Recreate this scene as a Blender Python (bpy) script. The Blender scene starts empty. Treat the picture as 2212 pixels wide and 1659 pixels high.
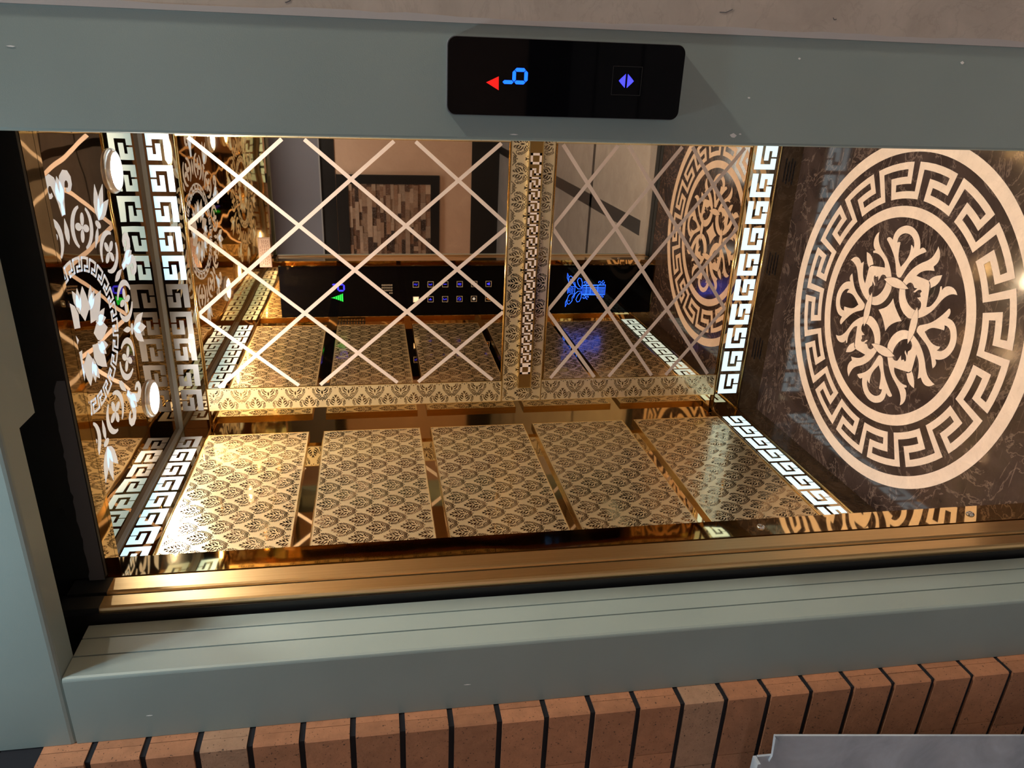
import bpy, math, random
from math import sin, cos, pi, radians, hypot, atan2
from mathutils import Vector, Matrix
from mathutils.geometry import tessellate_polygon

rnd = random.Random(7)
C = bpy.context.scene.collection

# ------------------------------------------------------------------ camera model (from the photograph)
YAW, PITCH, ROLL = radians(22.80872), radians(8.54731), radians(-1.712506)
FPX, CX, CY, EYE = 1596.517, 1055.169, 835.690, 1.4926
FW = Vector((-sin(YAW) * cos(PITCH), cos(YAW) * cos(PITCH), -sin(PITCH)))
R0 = Vector((cos(YAW), sin(YAW), 0))
U0 = R0.cross(FW)
RT = cos(ROLL) * R0 + sin(ROLL) * U0
UP = RT.cross(FW)


def ray(x, y):
    return FW * FPX + RT * (CY - y) + UP * (CX - x)


def at_floor(x, y):
    d = ray(x, y)
    t = -EYE / d.z
    return (d.x * t, d.y * t)


# ------------------------------------------------------------------ room numbers (metres)
XL, XR = -1.1776, -0.036          # cabin side walls
YF, YB = 1.266, 2.5               # cabin front (inside) and back
ZC = 2.19                         # cabin ceiling
Z1, Z2, Z3 = 2.0852, 0.1873, 0.0835   # lower edge of top strip, upper / lower edge of bottom strip
XM = -0.607                       # cabin centre line
YJ = 0.980                        # landing door frame plane

# ------------------------------------------------------------------ materials
MATS = {}


def new_mat(name):
    m = bpy.data.materials.new(name)
    m.use_nodes = True
    nt = m.node_tree
    b = nt.nodes['Principled BSDF']
    MATS[name] = m
    return m, nt, b


def node(nt, typ, **kw):
    n = nt.nodes.new(typ)
    for k, v in kw.items():
        if k in n.inputs:
            n.inputs[k].default_value = v
        else:
            setattr(n, k, v)
    return n


def ramp(nt, fac, stops):
    n = nt.nodes.new('ShaderNodeValToRGB')
    els = n.color_ramp.elements
    while len(els) > 1:
        els.remove(els[-1])
    els[0].position, els[0].color = stops[0][0], (*stops[0][1], 1)
    for p, c in stops[1:]:
        e = els.new(p)
        e.color = (*c, 1)
    nt.links.new(fac, n.inputs['Fac'])
    return n.outputs['Color']


def coords(nt, scale=(1, 1, 1), rot=(0, 0, 0)):
    t = nt.nodes.new('ShaderNodeTexCoord')
    mp = nt.nodes.new('ShaderNodeMapping')
    mp.inputs['Scale'].default_value = scale
    mp.inputs['Rotation'].default_value = rot
    nt.links.new(t.outputs['Object'], mp.inputs['Vector'])
    return mp.outputs['Vector']


def noise(nt, vec, scale, detail=3, rough=0.5, dist=0.0):
    n = node(nt, 'ShaderNodeTexNoise', Scale=scale, Detail=detail, Roughness=rough, Distortion=dist)
    nt.links.new(vec, n.inputs['Vector'])
    return n.outputs['Fac']


def bump(nt, b, fac, strength, dist):
    n = node(nt, 'ShaderNodeBump', Strength=strength, Distance=dist)
    nt.links.new(fac, n.inputs['Height'])
    nt.links.new(n.outputs['Normal'], b.inputs['Normal'])


def mix(nt, fac, a, b_, mode='MIX'):
    n = nt.nodes.new('ShaderNodeMix')
    n.data_type = 'RGBA'
    n.blend_type = mode
    for inp, v in ((n.inputs[0], fac), (n.inputs[6], a), (n.inputs[7], b_)):
        if isinstance(v, (int, float)):
            inp.default_value = v
        elif isinstance(v, tuple):
            inp.default_value = (*v, 1) if len(v) == 3 else v
        else:
            nt.links.new(v, inp)
    return n.outputs[2]


def simple(name, col, rough=0.5, metal=0.0, emit=None, strength=0.0, wav=None, spec=None, coat=0.0):
    m, nt, b = new_mat(name)
    b.inputs['Base Color'].default_value = (*col, 1)
    b.inputs['Roughness'].default_value = rough
    b.inputs['Metallic'].default_value = metal
    if spec is not None:
        b.inputs['Specular IOR Level'].default_value = spec
    if coat:
        b.inputs['Coat Weight'].default_value = coat
        b.inputs['Coat Roughness'].default_value = 0.03
    if emit:
        b.inputs['Emission Color'].default_value = (*emit, 1)
        b.inputs['Emission Strength'].default_value = strength
    if wav:                                   # slow waves of thin polished sheet
        bump(nt, b, noise(nt, coords(nt, wav[2]), wav[0], 1), wav[1], 0.02)
    return m


simple('gold_mirror', (0.70, 0.53, 0.29), 0.035, 1.0, wav=(5.0, 0.012, (1, 1, 1)))
simple('gold_wavy', (0.80, 0.60, 0.31), 0.03, 1.0, wav=(7.0, 0.05, (1, 1, 0.6)))
simple('gold_edge', (0.90, 0.66, 0.30), 0.16, 1.0)
simple('bronze_mirror', (0.70, 0.56, 0.41), 0.012, 1.0)
simple('ceiling_mirror', (0.40, 0.275, 0.15), 0.02, 1.0, wav=(3.6, 0.13, (1, 1, 1)))
simple('strip_glass', (0.50, 0.38, 0.22), 0.02, 1.0)
simple('chrome_blue', (0.30, 0.34, 0.40), 0.40, 0.5)
simple('right_wall', (0.38, 0.26, 0.13), 0.05, 1.0)
simple('chrome', (0.75, 0.75, 0.76), 0.08, 1.0)
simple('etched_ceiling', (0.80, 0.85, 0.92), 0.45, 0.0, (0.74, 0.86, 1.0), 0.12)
simple('lattice_etch', (0.50, 0.41, 0.37), 0.6, 0.1)
simple('key_lit', (0.5, 0.6, 0.65), 0.4, 0, (0.64, 0.91, 1.0), 0.46)
simple('key_lit_top', (0.5, 0.6, 0.65), 0.4, 0, (0.42, 0.78, 0.98), 0.46)
simple('key_half', (0.75, 0.8, 0.85), 0.4, 0, (0.66, 0.84, 1.0), 0.14)
simple('key_dim', (0.16, 0.165, 0.18), 0.45, 0.0)
simple('lamp', (1, 1, 1), 0.4, 0, (1.0, 0.90, 0.77), 238.0)
simple('lamp_hall', (1, 1, 1), 0.4, 0, (0.80, 1.0, 1.06), 130.0)
simple('lamp_side', (1, 1, 1), 0.4, 0, (1.0, 0.91, 0.76), 1250.0)
simple('hall_fill_panel', (1, 1, 1), 0.4, 0, (0.86, 0.96, 1.06), 5.4)
simple('white_ring', (0.85, 0.83, 0.86), 0.15, 0.6)
simple('black_glass', (0.002, 0.002, 0.003), 0.03, 0.0, spec=0.12)
simple('black_case', (0.012, 0.012, 0.013), 0.35)
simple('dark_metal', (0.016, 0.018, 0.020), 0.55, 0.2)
simple('dark_grey', (0.10, 0.105, 0.12), 0.6)
simple('spring_steel', (0.25, 0.24, 0.23), 0.4, 1.0)
simple('led_blue', (0, 0.1, 0.3), 0.4, 0, (0.005, 0.075, 1.0), 1.5)
simple('led_cyan', (0, 0.1, 0.3), 0.4, 0, (0.012, 0.075, 1.0), 3.2)
simple('led_violet', (0, 0.0, 0.3), 0.4, 0, (0.035, 0.035, 1.0), 1.3)
simple('led_red', (0.3, 0, 0), 0.4, 0, (1.0, 0.012, 0.008), 0.42)
simple('led_green', (0, 0.3, 0), 0.4, 0, (0.02, 0.85, 0.12), 0.7)
simple('led_cream', (0.5, 0.5, 0.4), 0.4, 0, (1.0, 0.88, 0.70), 0.6)
simple('led_amber', (0.5, 0.3, 0.1), 0.4, 0, (1.0, 0.35, 0.05), 0.6)
simple('print_grey', (0.50, 0.47, 0.45), 0.5)
simple('notice_card', (0.24, 0.185, 0.165), 0.5)
simple('notice_ink', (0.10, 0.05, 0.04), 0.6)
simple('mortar', (0.006, 0.007, 0.012), 0.9)
simple('caulk', (0.42, 0.41, 0.42), 0.9)
simple('paint_chip', (0.75, 0.76, 0.76), 0.8)
simple('hall_paint', (0.25, 0.25, 0.30), 0.7)
simple('hall_black', (0.018, 0.016, 0.016), 0.35)
simple('bar_plate', (0.42, 0.25, 0.075), 0.33, 1.0)
simple('bar_key', (0.74, 0.62, 0.56), 0.5, 0.2)

# etched (matt) gold ground of the damask panels
m, nt, b = new_mat('gold_etched')
v = coords(nt)
c = ramp(nt, noise(nt, v, 5, 3), [(0.3, (0.84, 0.69, 0.42)), (0.7, (0.92, 0.76, 0.48))])
nt.links.new(c, b.inputs['Base Color'])
b.inputs['Metallic'].default_value = 0.8
b.inputs['Roughness'].default_value = 0.28
bump(nt, b, noise(nt, v, 900, 2), 0.08, 0.001)
# polished damask motif
simple('gold_motif', (0.28, 0.19, 0.10), 0.05, 1.0, wav=(5.0, 0.012, (1, 1, 1)))

# brushed gold of the sliding doors
m, nt, b = new_mat('gold_brushed')
v = coords(nt, (900, 900, 3))
n_ = noise(nt, v, 1.0, 3)
c = ramp(nt, n_, [(0.25, (0.80, 0.56, 0.27)), (0.75, (0.92, 0.68, 0.36))])
nt.links.new(c, b.inputs['Base Color'])
b.inputs['Metallic'].default_value = 1.0
b.inputs['Roughness'].default_value = 0.34
bump(nt, b, n_, 0.10, 0.0005)

# powder coated door frame
m, nt, b = new_mat('frame_paint')
v = coords(nt)
sp = node(nt, 'ShaderNodeTexVoronoi', Scale=420.0)
nt.links.new(v, sp.inputs['Vector'])
c0 = ramp(nt, noise(nt, v, 3, 4), [(0.3, (0.240, 0.305, 0.300)), (0.7, (0.278, 0.348, 0.342))])
c1 = mix(nt, ramp(nt, sp.outputs['Distance'], [(0.04, (0.35, 0.35, 0.35)), (0.10, (0, 0, 0))]), c0, (0.42, 0.45, 0.44))
nt.links.new(c1, b.inputs['Base Color'])
b.inputs['Roughness'].default_value = 0.42
b.inputs['Metallic'].default_value = 0.08
bump(nt, b, noise(nt, v, 700, 2), 0.12, 0.001)


def marble(name, dark, mid, vein, scale, rough, vein_amt=0.5, scratch=0.0):
    m, nt, b = new_mat(name)
    v = coords(nt)
    big = noise(nt, v, scale, 8, 0.65, 0.6)
    base = ramp(nt, big, [(0.25, dark), (0.62, mid), (0.85, tuple(min(1, x * 1.35) for x in mid))])
    vn = noise(nt, v, scale * 0.8, 6, 0.6, 2.5)
    mul = node(nt, 'ShaderNodeMath', operation='SUBTRACT')
    nt.links.new(vn, mul.inputs[0])
    mul.inputs[1].default_value = 0.5
    ab = node(nt, 'ShaderNodeMath', operation='ABSOLUTE')
    nt.links.new(mul.outputs[0], ab.inputs[0])
    f = ramp(nt, ab.outputs[0], [(0.0, (vein_amt,) * 3), (0.022, (0, 0, 0))])
    col = mix(nt, f, base, vein)
    if scratch:
        for ang, sc in ((0.5, 1.0), (1.9, 1.3), (-0.6, 0.9)):
            v2 = coords(nt, (3 * sc, 70 * sc, 3), (0, 0, ang))
            s_ = ramp(nt, noise(nt, v2, 2.0, 2, 0.5, 0.2), [(0.70, (0, 0, 0)), (0.76, (scratch,) * 3)])
            col = mix(nt, s_, col, vein)
    nt.links.new(col, b.inputs['Base Color'])
    b.inputs['Roughness'].default_value = rough
    bump(nt, b, noise(nt, v, scale * 6, 4), 0.03, 0.002)
    return m


marble('floor_marble', (0.020, 0.012, 0.010), (0.058, 0.038, 0.032), (0.34, 0.24, 0.19), 7.0, 0.10, 0.35, 0.30)
marble('skirt_marble', (0.030, 0.018, 0.010), (0.085, 0.052, 0.028), (0.25, 0.18, 0.12), 9.0, 0.10, 0.2)
marble('cream_marble', (0.66, 0.52, 0.42), (0.78, 0.62, 0.50), (0.42, 0.28, 0.20), 16.0, 0.28, 0.16)
marble('hall_marble', (0.34, 0.30, 0.265), (0.46, 0.41, 0.365), (0.27, 0.23, 0.20), 9.0, 0.5, 0.25)
marble('beige_stone', (0.70, 0.46, 0.33), (0.80, 0.54, 0.39), (0.60, 0.38, 0.27), 3.0, 0.5, 0.15)
marble('sheet_metal', (0.27, 0.33, 0.41), (0.48, 0.56, 0.66), (0.50, 0.52, 0.55), 9.0, 0.42, 0.12)
marble('hall_tile', (0.26, 0.24, 0.24), (0.36, 0.34, 0.335), (0.16, 0.14, 0.14), 6.0, 0.35, 0.15)
marble('dark_stone', (0.05, 0.05, 0.06), (0.12, 0.12, 0.135), (0.24, 0.24, 0.26), 14.0, 0.4, 0.3)


def attr_mat(name, rough, pit, pitcol, nscale=40, metal=0.0):
    """colour of each brick / stone from its 'tone' attribute, plus small pits"""
    m, nt, b = new_mat(name)
    v = coords(nt)
    a = node(nt, 'ShaderNodeAttribute', attribute_name='tone')
    var = ramp(nt, noise(nt, v, nscale, 5, 0.6), [(0.25, (0.78, 0.78, 0.78)), (0.75, (1.12, 1.12, 1.12))])
    col = mix(nt, 1.0, a.outputs['Color'], var, 'MULTIPLY')
    f = ramp(nt, noise(nt, v, nscale * 6, 2, 0.6), [(pit, (0, 0, 0)), (pit + 0.03, (0.9, 0.9, 0.9))])
    col = mix(nt, f, col, pitcol)
    nt.links.new(col, b.inputs['Base Color'])
    b.inputs['Roughness'].default_value = rough
    bump(nt, b, noise(nt, v, nscale * 5, 4), 0.25, 0.003)
    return m


attr_mat('brick', 0.9, 0.655, (0.05, 0.03, 0.02))
attr_mat('mosaic_stone', 0.35, 0.62, (0.55, 0.48, 0.42), 22)


# ------------------------------------------------------------------ mesh builder
class MB:
    def __init__(self, frame=None):
        self.v, self.f, self.mi, self.tone = [], [], [], []
        self.mats, self.frame, self.cur, self.curtone = [], frame, 0, (1, 1, 1)

    def use(self, mat):
        if mat not in self.mats:
            self.mats.append(mat)
        self.cur = self.mats.index(mat)
        return self

    def pt(self, p):
        self.v.append(tuple(self.frame(*p)) if self.frame else tuple(p))
        return len(self.v) - 1

    def face(self, idx):
        self.f.append(tuple(idx))
        self.mi.append(self.cur)
        self.tone.append(self.curtone)

    def box(self, a, b_):
        (x0, y0, z0), (x1, y1, z1) = a, b_
        i = [self.pt(p) for p in ((x0, y0, z0), (x1, y0, z0), (x1, y1, z0), (x0, y1, z0),
                                  (x0, y0, z1), (x1, y0, z1), (x1, y1, z1), (x0, y1, z1))]
        for q in ((0, 3, 2, 1), (4, 5, 6, 7), (0, 1, 5, 4), (1, 2, 6, 5), (2, 3, 7, 6), (3, 0, 4, 7)):
            self.face([i[k] for k in q])
        return self

    def flat(self, loops, d0, d1=None):
        """polygon (outer loop + holes) in the frame's s,t plane; solid from d0 up to d1"""
        if d1 is None:
            d0, d1 = d0 - 0.002, d0
        loops = [list(l) for l in loops]
        tri = tessellate_polygon([[Vector((p[0], p[1], 0)) for p in l] for l in loops])
        flatpts = [p for l in loops for p in l]
        top = [self.pt((p[0], p[1], d1)) for p in flatpts]
        bot = [self.pt((p[0], p[1], d0)) for p in flatpts]
        for t in tri:
            a, b_, c_ = (flatpts[k] for k in t)
            if (b_[0] - a[0]) * (c_[1] - a[1]) - (b_[1] - a[1]) * (c_[0] - a[0]) < 0:
                t = (t[0], t[2], t[1])
            self.face([top[k] for k in t])
            self.face([bot[k] for k in reversed(t)])
        k = 0
        for li, l in enumerate(loops):
            area = sum(l[i][0] * l[(i + 1) % len(l)][1] - l[(i + 1) % len(l)][0] * l[i][1] for i in range(len(l)))
            n = len(l)
            fwd = (area > 0) == (li == 0)
            for i in range(n):
                p, q = k + i, k + (i + 1) % n
                self.face([bot[p], bot[q], top[q], top[p]] if fwd else [bot[q], bot[p], top[p], top[q]])
            k += n
        return self

    def leaf(self, poly, d):
        """single sided inlaid polygon, convex or fan shaped, flush on a plate"""
        self.face([self.pt((p[0], p[1], d)) for p in poly])
        return self

    def rect(self, s0, t0, s1, t1, d0, d1):
        return self.flat([[(s0, t0), (s1, t0), (s1, t1), (s0, t1)]], d0, d1)

    def stroke(self, pts, w, d0, d1, closed=False):
        pts = [Vector((p[0], p[1])) for p in pts]
        n = len(pts)
        L, R = [], []
        for i, p in enumerate(pts):
            a = pts[(i - 1) % n] if closed or i else p
            c_ = pts[(i + 1) % n] if closed or i < n - 1 else p
            t = (c_ - a)
            t = t.normalized() if t.length > 1e-9 else Vector((1, 0))
            nn = Vector((-t.y, t.x))
            ww = w[i] if isinstance(w, (list, tuple)) else w
            L.append(p + nn * ww / 2)
            R.append(p - nn * ww / 2)
        rng = range(n if closed else n - 1)
        li = [[self.pt((q.x, q.y, d1)) for q in L], [self.pt((q.x, q.y, d1)) for q in R],
              [self.pt((q.x, q.y, d0)) for q in L], [self.pt((q.x, q.y, d0)) for q in R]]
        for i in rng:
            j = (i + 1) % n
            self.face([li[0][j], li[0][i], li[1][i], li[1][j]])
            self.face([li[0][i], li[0][j], li[2][j], li[2][i]])
            self.face([li[1][j], li[1][i], li[3][i], li[3][j]])
        return self

    def tube(self, pts, r, seg=8, caps=True):
        pts = [Vector(p) for p in pts]
        rings = []
        for i, p in enumerate(pts):
            a = pts[max(i - 1, 0)]
            c_ = pts[min(i + 1, len(pts) - 1)]
            t = (c_ - a).normalized()
            u = t.cross(Vector((0, 0, 1)) if abs(t.z) < 0.9 else Vector((1, 0, 0))).normalized()
            w = t.cross(u)
            rings.append([self.pt(p + r * (cos(2 * pi * k / seg) * u + sin(2 * pi * k / seg) * w)) for k in range(seg)])
        for a, c_ in zip(rings, rings[1:]):
            for k in range(seg):
                self.face([a[k], a[(k + 1) % seg], c_[(k + 1) % seg], c_[k]])
        if caps:
            self.face(rings[0][::-1])
            self.face(rings[-1])
        return self

    def lathe(self, prof, cx, cy, seg=40, sx=1.0, sy=1.0):
        """profile of (radius, d) turned about the frame's d axis at s=cx,t=cy"""
        rings = []
        for r, d in prof:
            rings.append([self.pt((cx + sx * r * cos(2 * pi * k / seg), cy + sy * r * sin(2 * pi * k / seg), d)) for k in range(seg)])
        for a, c_ in zip(rings, rings[1:]):
            for k in range(seg):
                self.face([a[k], a[(k + 1) % seg], c_[(k + 1) % seg], c_[k]])
        return self

    def disc(self, cx, cy, r, d, seg=40):
        self.face([self.pt((cx + r * cos(2 * pi * k / seg), cy + r * sin(2 * pi * k / seg), d)) for k in range(seg)])
        return self

    def build(self, name, mat=None, parent=None, smooth=False, fix=True):
        me = bpy.data.meshes.new(name)
        me.from_pydata(self.v, [], self.f)
        for mt in (self.mats or [mat]):
            me.materials.append(MATS[mt])
        if len(self.mats) > 1:
            me.polygons.foreach_set('material_index', self.mi)
        if any(t != (1, 1, 1) for t in self.tone):
            at = me.attributes.new('tone', 'FLOAT_COLOR', 'FACE')
            at.data.foreach_set('color', [x for t in self.tone for x in (*t, 1.0)])
        if smooth:
            me.polygons.foreach_set('use_smooth', [True] * len(me.polygons))
        me.update()
        if fix:
            import bmesh
            bm = bmesh.new()
            bm.from_mesh(me)
            bmesh.ops.recalc_face_normals(bm, faces=bm.faces)
            bm.to_mesh(me)
            bm.free()
        o = bpy.data.objects.new(name, me)
        C.objects.link(o)
        if parent:
            o.parent = parent
        return o


def tag(o, label=None, cat=None, group=None, kind=None):
    if label:
        o['label'] = label
    if cat:
        o['category'] = cat
    if group:
        o['group'] = group
    if kind:
        o['kind'] = kind
    return o


def thing(name, label, cat, group=None, kind=None):
    o = bpy.data.objects.new(name, None)
    o.empty_display_size = 0.05
    C.objects.link(o)
    return tag(o, label, cat, group, kind)


# frames: (s, t, d) -> world, d points into the room
F_BACK = lambda s, t, d: (s, YB - d, t)
F_LEFT = lambda s, t, d: (XL + d, s, t)
F_RIGHT = lambda s, t, d: (XR - d, s, t)
F_FRONT = lambda s, t, d: (s, YF + d, t)
F_FLOOR = lambda s, t, d: (s, t, d)
F_CEIL = lambda s, t, d: (s, t, ZC - d)
F_JAMB = lambda s, t, d: (s, YJ - d, t)

BASE = -0.012                       # polished base sheet lies behind the panels


# ------------------------------------------------------------------ damask motif (unit: metres, one repeat 0.0935 x 0.0965)
def leaf_pts(x, y, ang, ln, wd, bend=0.0):
    out = []
    for u, w in ((0, 0), (0.25, 0.75), (0.55, 1.0), (0.85, 0.5), (1, 0), (0.85, -0.5), (0.55, -1.0), (0.25, -0.75)):
        px, py = (u - 0.3) * ln, w * wd / 2 + bend * u * (1 - u) * 4 * ln
        out.append((x + px * cos(ang) - py * sin(ang), y + px * sin(ang) + py * cos(ang)))
    return out


def damask_motif():
    P = []
    P.append(leaf_pts(0, -0.0085, pi / 2, 0.0135, 0.0050))            # heart drop
    P.append(leaf_pts(0, 0.0195, pi / 2, 0.0105, 0.0042))             # tip
    for s in (-1, 1):
        for (x, y, a, l, w) in ((0.0042, 0.0055, 62, .0115, .0034), (0.0052, 0.0145, 66, .0105, .0032), (0.0085, 0.0085, 48, .0105, .0034),
                                (0.0098, 0.0005, 36, .0105, .0034), (0.0062, -0.0010, 50, .0080, .0028), (0.0125, 0.0060, 60, .0080, .0030),
                                (0.0135, -0.0045, 40, .0095, .0032), (0.0088, -0.0080, 20, .0085, .0032), (0.0125, -0.0125, 5, .0085, .0030),
                                (0.0075, -0.0148, -20, .0085, .0030), (0.0165, -0.0010, 75, .0075, .0026), (0.0045, -0.0185, -45, .0070, .0030),
                                (0.0030, 0.0235, 78, .0060, .0022), (0.0090, 0.0160, 70, .0065, .0022)):
            ang = radians(a)
            P.append([(s * px, py) for px, py in leaf_pts(x, y, ang, l, w, 0.06)])
        # feathered branch that sweeps round the neighbour below
        path = [(0.0050, -0.0350), (0.0100, -0.0300), (0.0160, -0.0240), (0.0222, -0.0165), (0.0276, -0.0085), (0.0305, -0.0005), (0.0290, 0.0070)]
        for i in range(len(path) - 1):
            (x0, y0), (x1, y1) = path[i], path[i + 1]
            a = atan2(y1 - y0, x1 - x0)
            for f in (0.2, 0.7):
                mx, my = x0 + (x1 - x0) * f, y0 + (y1 - y0) * f
                P.append([(s * px, py) for px, py in leaf_pts(mx - 0.0012 * sin(a), my + 0.0012 * cos(a), a + 0.80, 0.0050, 0.0021, 0.05)])
                P.append([(s * px, py) for px, py in leaf_pts(mx + 0.0016 * sin(a), my - 0.0016 * cos(a), a - 0.85, 0.0058, 0.0022, -0.05)])
        for k in range(5):                                # curl at the end of the branch
            t = -0.3 + k * 0.95
            P.append([(s * px, py) for px, py in leaf_pts(0.0255 + 0.0045 * cos(t), 0.0085 + 0.0048 * sin(t), t + 1.2, 0.0050, 0.0022)])
    for k, (y, w) in enumerate(((-0.0275, 0.0060), (-0.0312, 0.0048), (-0.0346, 0.0034))):
        P.append([(-w, y), (w, y), (w * 0.8, y + 0.0018), (-w * 0.8, y + 0.0018)])
    P.append([(-0.0022, -0.0370), (0, -0.0410), (0.0022, -0.0370)])
    out = []
    for q in P:
        cx, cy = sum(p[0] for p in q) / len(q), sum(p[1] for p in q) / len(q)
        g = 1.12 if hypot(cx, cy) < 0.0262 and abs(cx) < 0.019 and cy > -0.02 else 1.0      # rosette a little larger than its branches
        out.append([(cx * g + (x - cx) * 1.26, cy * g + (y - cy) * 1.26) for x, y in q])
    return out


MOTIF = damask_motif()
PX_, PZ_ = 0.0935, 0.0965


def damask(mb, s0, t0, s1, t1, os, ot, d, turned=False):
    if turned:                                    # repeat runs sideways: work in swapped axes
        inner = mb.frame
        m2 = MB(lambda a, b_, c_: inner(b_, a, c_))
        damask(m2, t0, s0, t1, s1, ot, os, d)
        mb.v, mb.f, mb.mi, mb.tone, mb.mats = m2.v, m2.f, m2.mi, m2.tone, m2.mats
        return
    """fill rectangle with the motif, centred on lattice point (os, ot), half drop"""
    mb.use('gold_motif')
    e = 0.0008
    i0, i1 = int((s0 - os) / (PX_ / 2)) - 2, int((s1 - os) / (PX_ / 2)) + 2
    j0, j1 = int((t0 - ot) / PZ_) - 2, int((t1 - ot) / PZ_) + 2
    for i in range(i0, i1 + 1):
        for j in range(j0, j1 + 1):
            cx, cy = os + i * PX_ / 2, ot + j * PZ_ + (PZ_ / 2 if i % 2 else 0)
            if cx < s0 - 0.05 or cx > s1 + 0.05 or cy < t0 - 0.05 or cy > t1 + 0.05:
                continue
            for poly in MOTIF:
                q = [(cx + x, cy + y) for x, y in poly]
                if min(p[0] for p in q) > s0 + e and max(p[0] for p in q) < s1 - e and min(p[1] for p in q) > t0 + e and max(p[1] for p in q) < t1 - e:
                    mb.leaf(q, d)


def etched_panel(name, frame, s0, t0, s1, t1, os, ot, label, group, cat='wall panel', th=0.006, parent=None, turned=False):
    mb = MB(frame).use('gold_etched')
    mb.rect(s0, t0, s1, t1, BASE, 0.0)
    plate = mb
    o = plate.build(name, None, parent)
    if label:
        tag(o, label, cat, group)
    m2 = MB(frame)
    damask(m2, s0 + 0.001, t0 + 0.001, s1 - 0.001, t1 - 0.001, os, ot, 0.0003, turned)
    m2.build('damask_pattern', None, o, fix=False)
    m3 = MB(frame).use('gold_edge')
    w = 0.0022
    m3.rect(s0 - w, t1, s1 + w, t1 + w, BASE, 0.0012)
    m3.rect(s0 - w, t0 - w, s1 + w, t0, BASE, 0.0012)
    m3.rect(s0 - w, t0, s0, t1, BASE, 0.0012)
    m3.rect(s1, t0, s1 + w, t1, BASE, 0.0012)
    m3.build('bright_edge', None, o)
    return o


# ------------------------------------------------------------------ cabin shell
def shell(name, mat, boxes, label, parent=None):
    mb = MB()
    for a, b_ in boxes:
        mb.box(a, b_)
    o = mb.build(name, mat, parent)
    if parent is None:
        tag(o, label, None, None, 'structure')
    return o


T = 0.05
wl = shell('wall_left', 'gold_mirror', [((XL + BASE - T, YF - 0.06, 0), (XL + BASE, YB - BASE + T, ZC))],
           'polished gold left wall of the lift cabin behind the etched panels')
wb = shell('wall_back', 'gold_mirror', [((XL + BASE, YB - BASE, 0), (XR - BASE, YB - BASE + T, ZC))],
           'polished gold rear wall of the lift cabin behind the mirrors')
wr = shell('wall_right', 'right_wall', [((XR - BASE, YF - 0.06, 0), (XR - BASE + T, YB - BASE + T, ZC))],
           'gold right wall of the lift cabin, seen only in reflections')
fl = shell('floor', 'floor_marble', [((XL + BASE, 1.206, -0.05), (XR - BASE, YB - BASE, 0.0))],
           'dark brown marble floor of the lift cabin')
ce = shell('ceiling', 'ceiling_mirror', [((XL + BASE - T, 1.206, ZC), (XR - BASE + T, YB - BASE + T, ZC + T))],
           'dark mirror ceiling of the lift cabin with an etched oval ornament')
# front wall of the cabin: left return and transom over the opening
wf = thing('wall_front', 'polished gold front return and transom of the lift cabin around its doorway', None, None, 'structure')
shell('front_return', 'gold_wavy', [((XL + BASE, 1.206, 0), (-0.862, YF, 1.99))], '', wf)
shell('transom', 'gold_wavy', [((XL + BASE, 1.2525, 1.99), (XR - BASE, YF, ZC)), ((XL + BASE, 1.206, 1.99), (XR - BASE, 1.251, ZC))], '', wf)
for z in (0.694, 0.194, 1.40):
    bm_ = MB(lambda s, t, d: (-0.862 + d, s, t))
    bm_.lathe([(0.0085, 0), (0.0085, 0.0015), (0.0068, 0.004), (0.0036, 0.0056), (0.0030, 0.0035), (0.0001, 0.0030)], 1.2345, z, 20)
    if z < 1:
        bm_.build('bolt', 'chrome', wf, True)

# ------------------------------------------------------------------ etched gold panels on the left wall (five) and right wall
rows = [(1.7383, 2.0800), (1.3448, 1.6856), (0.9621, 1.3047), (0.5774, 0.9258), (0.1925, 0.5327)]
place = ['topmost etched gold panel of the left wall, just under the lit key strip',
         'second etched gold panel from the ceiling on the left wall',
         'middle etched gold panel of the left wall, third from the ceiling',
         'fourth etched gold panel from the ceiling on the left wall',
         'lowest etched gold panel of the left wall, above the lit skirting strip']
for (z0, z1), lb in zip(rows, place):
    etched_panel('wall_panel', F_LEFT, 1.332, z0, 2.434, z1, 1.892, 1.5058, lb, 'etched gold panels of the left wall')

# back wall borders
etched_panel('border_panel', F_BACK, -1.1105, 1.0375, -1.0300, 2.0820, -1.0465, 1.7828,
             'tall narrow etched gold strip left of the large upper mirror', 'etched gold borders of the rear wall', turned=True)
etched_panel('border_panel', F_BACK, -1.1105, 0.1925, -1.0300, 0.8845, -1.0465, 1.7828,
             'short narrow etched gold strip left of the lower mirror', 'etched gold borders of the rear wall', turned=True)
etched_panel('border_panel', F_BACK, -1.1105, 0.8875, -0.1035, 1.0330, -0.7050, 0.9560,
             'wide etched gold band between the two diamond mirrors, behind the key bar', 'etched gold borders of the rear wall')
etched_panel('side_border', F_BACK, -0.1840, 1.0375, -0.1035, 2.0820, -0.1500, 1.7828, None, None, parent=wb)
etched_panel('side_border', F_BACK, -0.1840, 0.1925, -0.1035, 0.8845, -0.1500, 1.7828, None, None, parent=wb)


# ------------------------------------------------------------------ mirrors with an etched diamond lattice
def clip_line(p, q, box):
    x0, y0, x1, y1 = box
    t0, t1 = 0.0, 1.0
    dx, dy = q[0] - p[0], q[1] - p[1]
    for a, b_ in ((-dx, p[0] - x0), (dx, x1 - p[0]), (-dy, p[1] - y0), (dy, y1 - p[1])):
        if abs(a) < 1e-12:
            if b_ < 0:
                return None
            continue
        r = b_ / a
        if a < 0:
            t0 = max(t0, r)
        else:
            t1 = min(t1, r)
    if t0 >= t1:
        return None
    return (p[0] + t0 * dx, p[1] + t0 * dy), (p[0] + t1 * dx, p[1] + t1 * dy)


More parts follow.
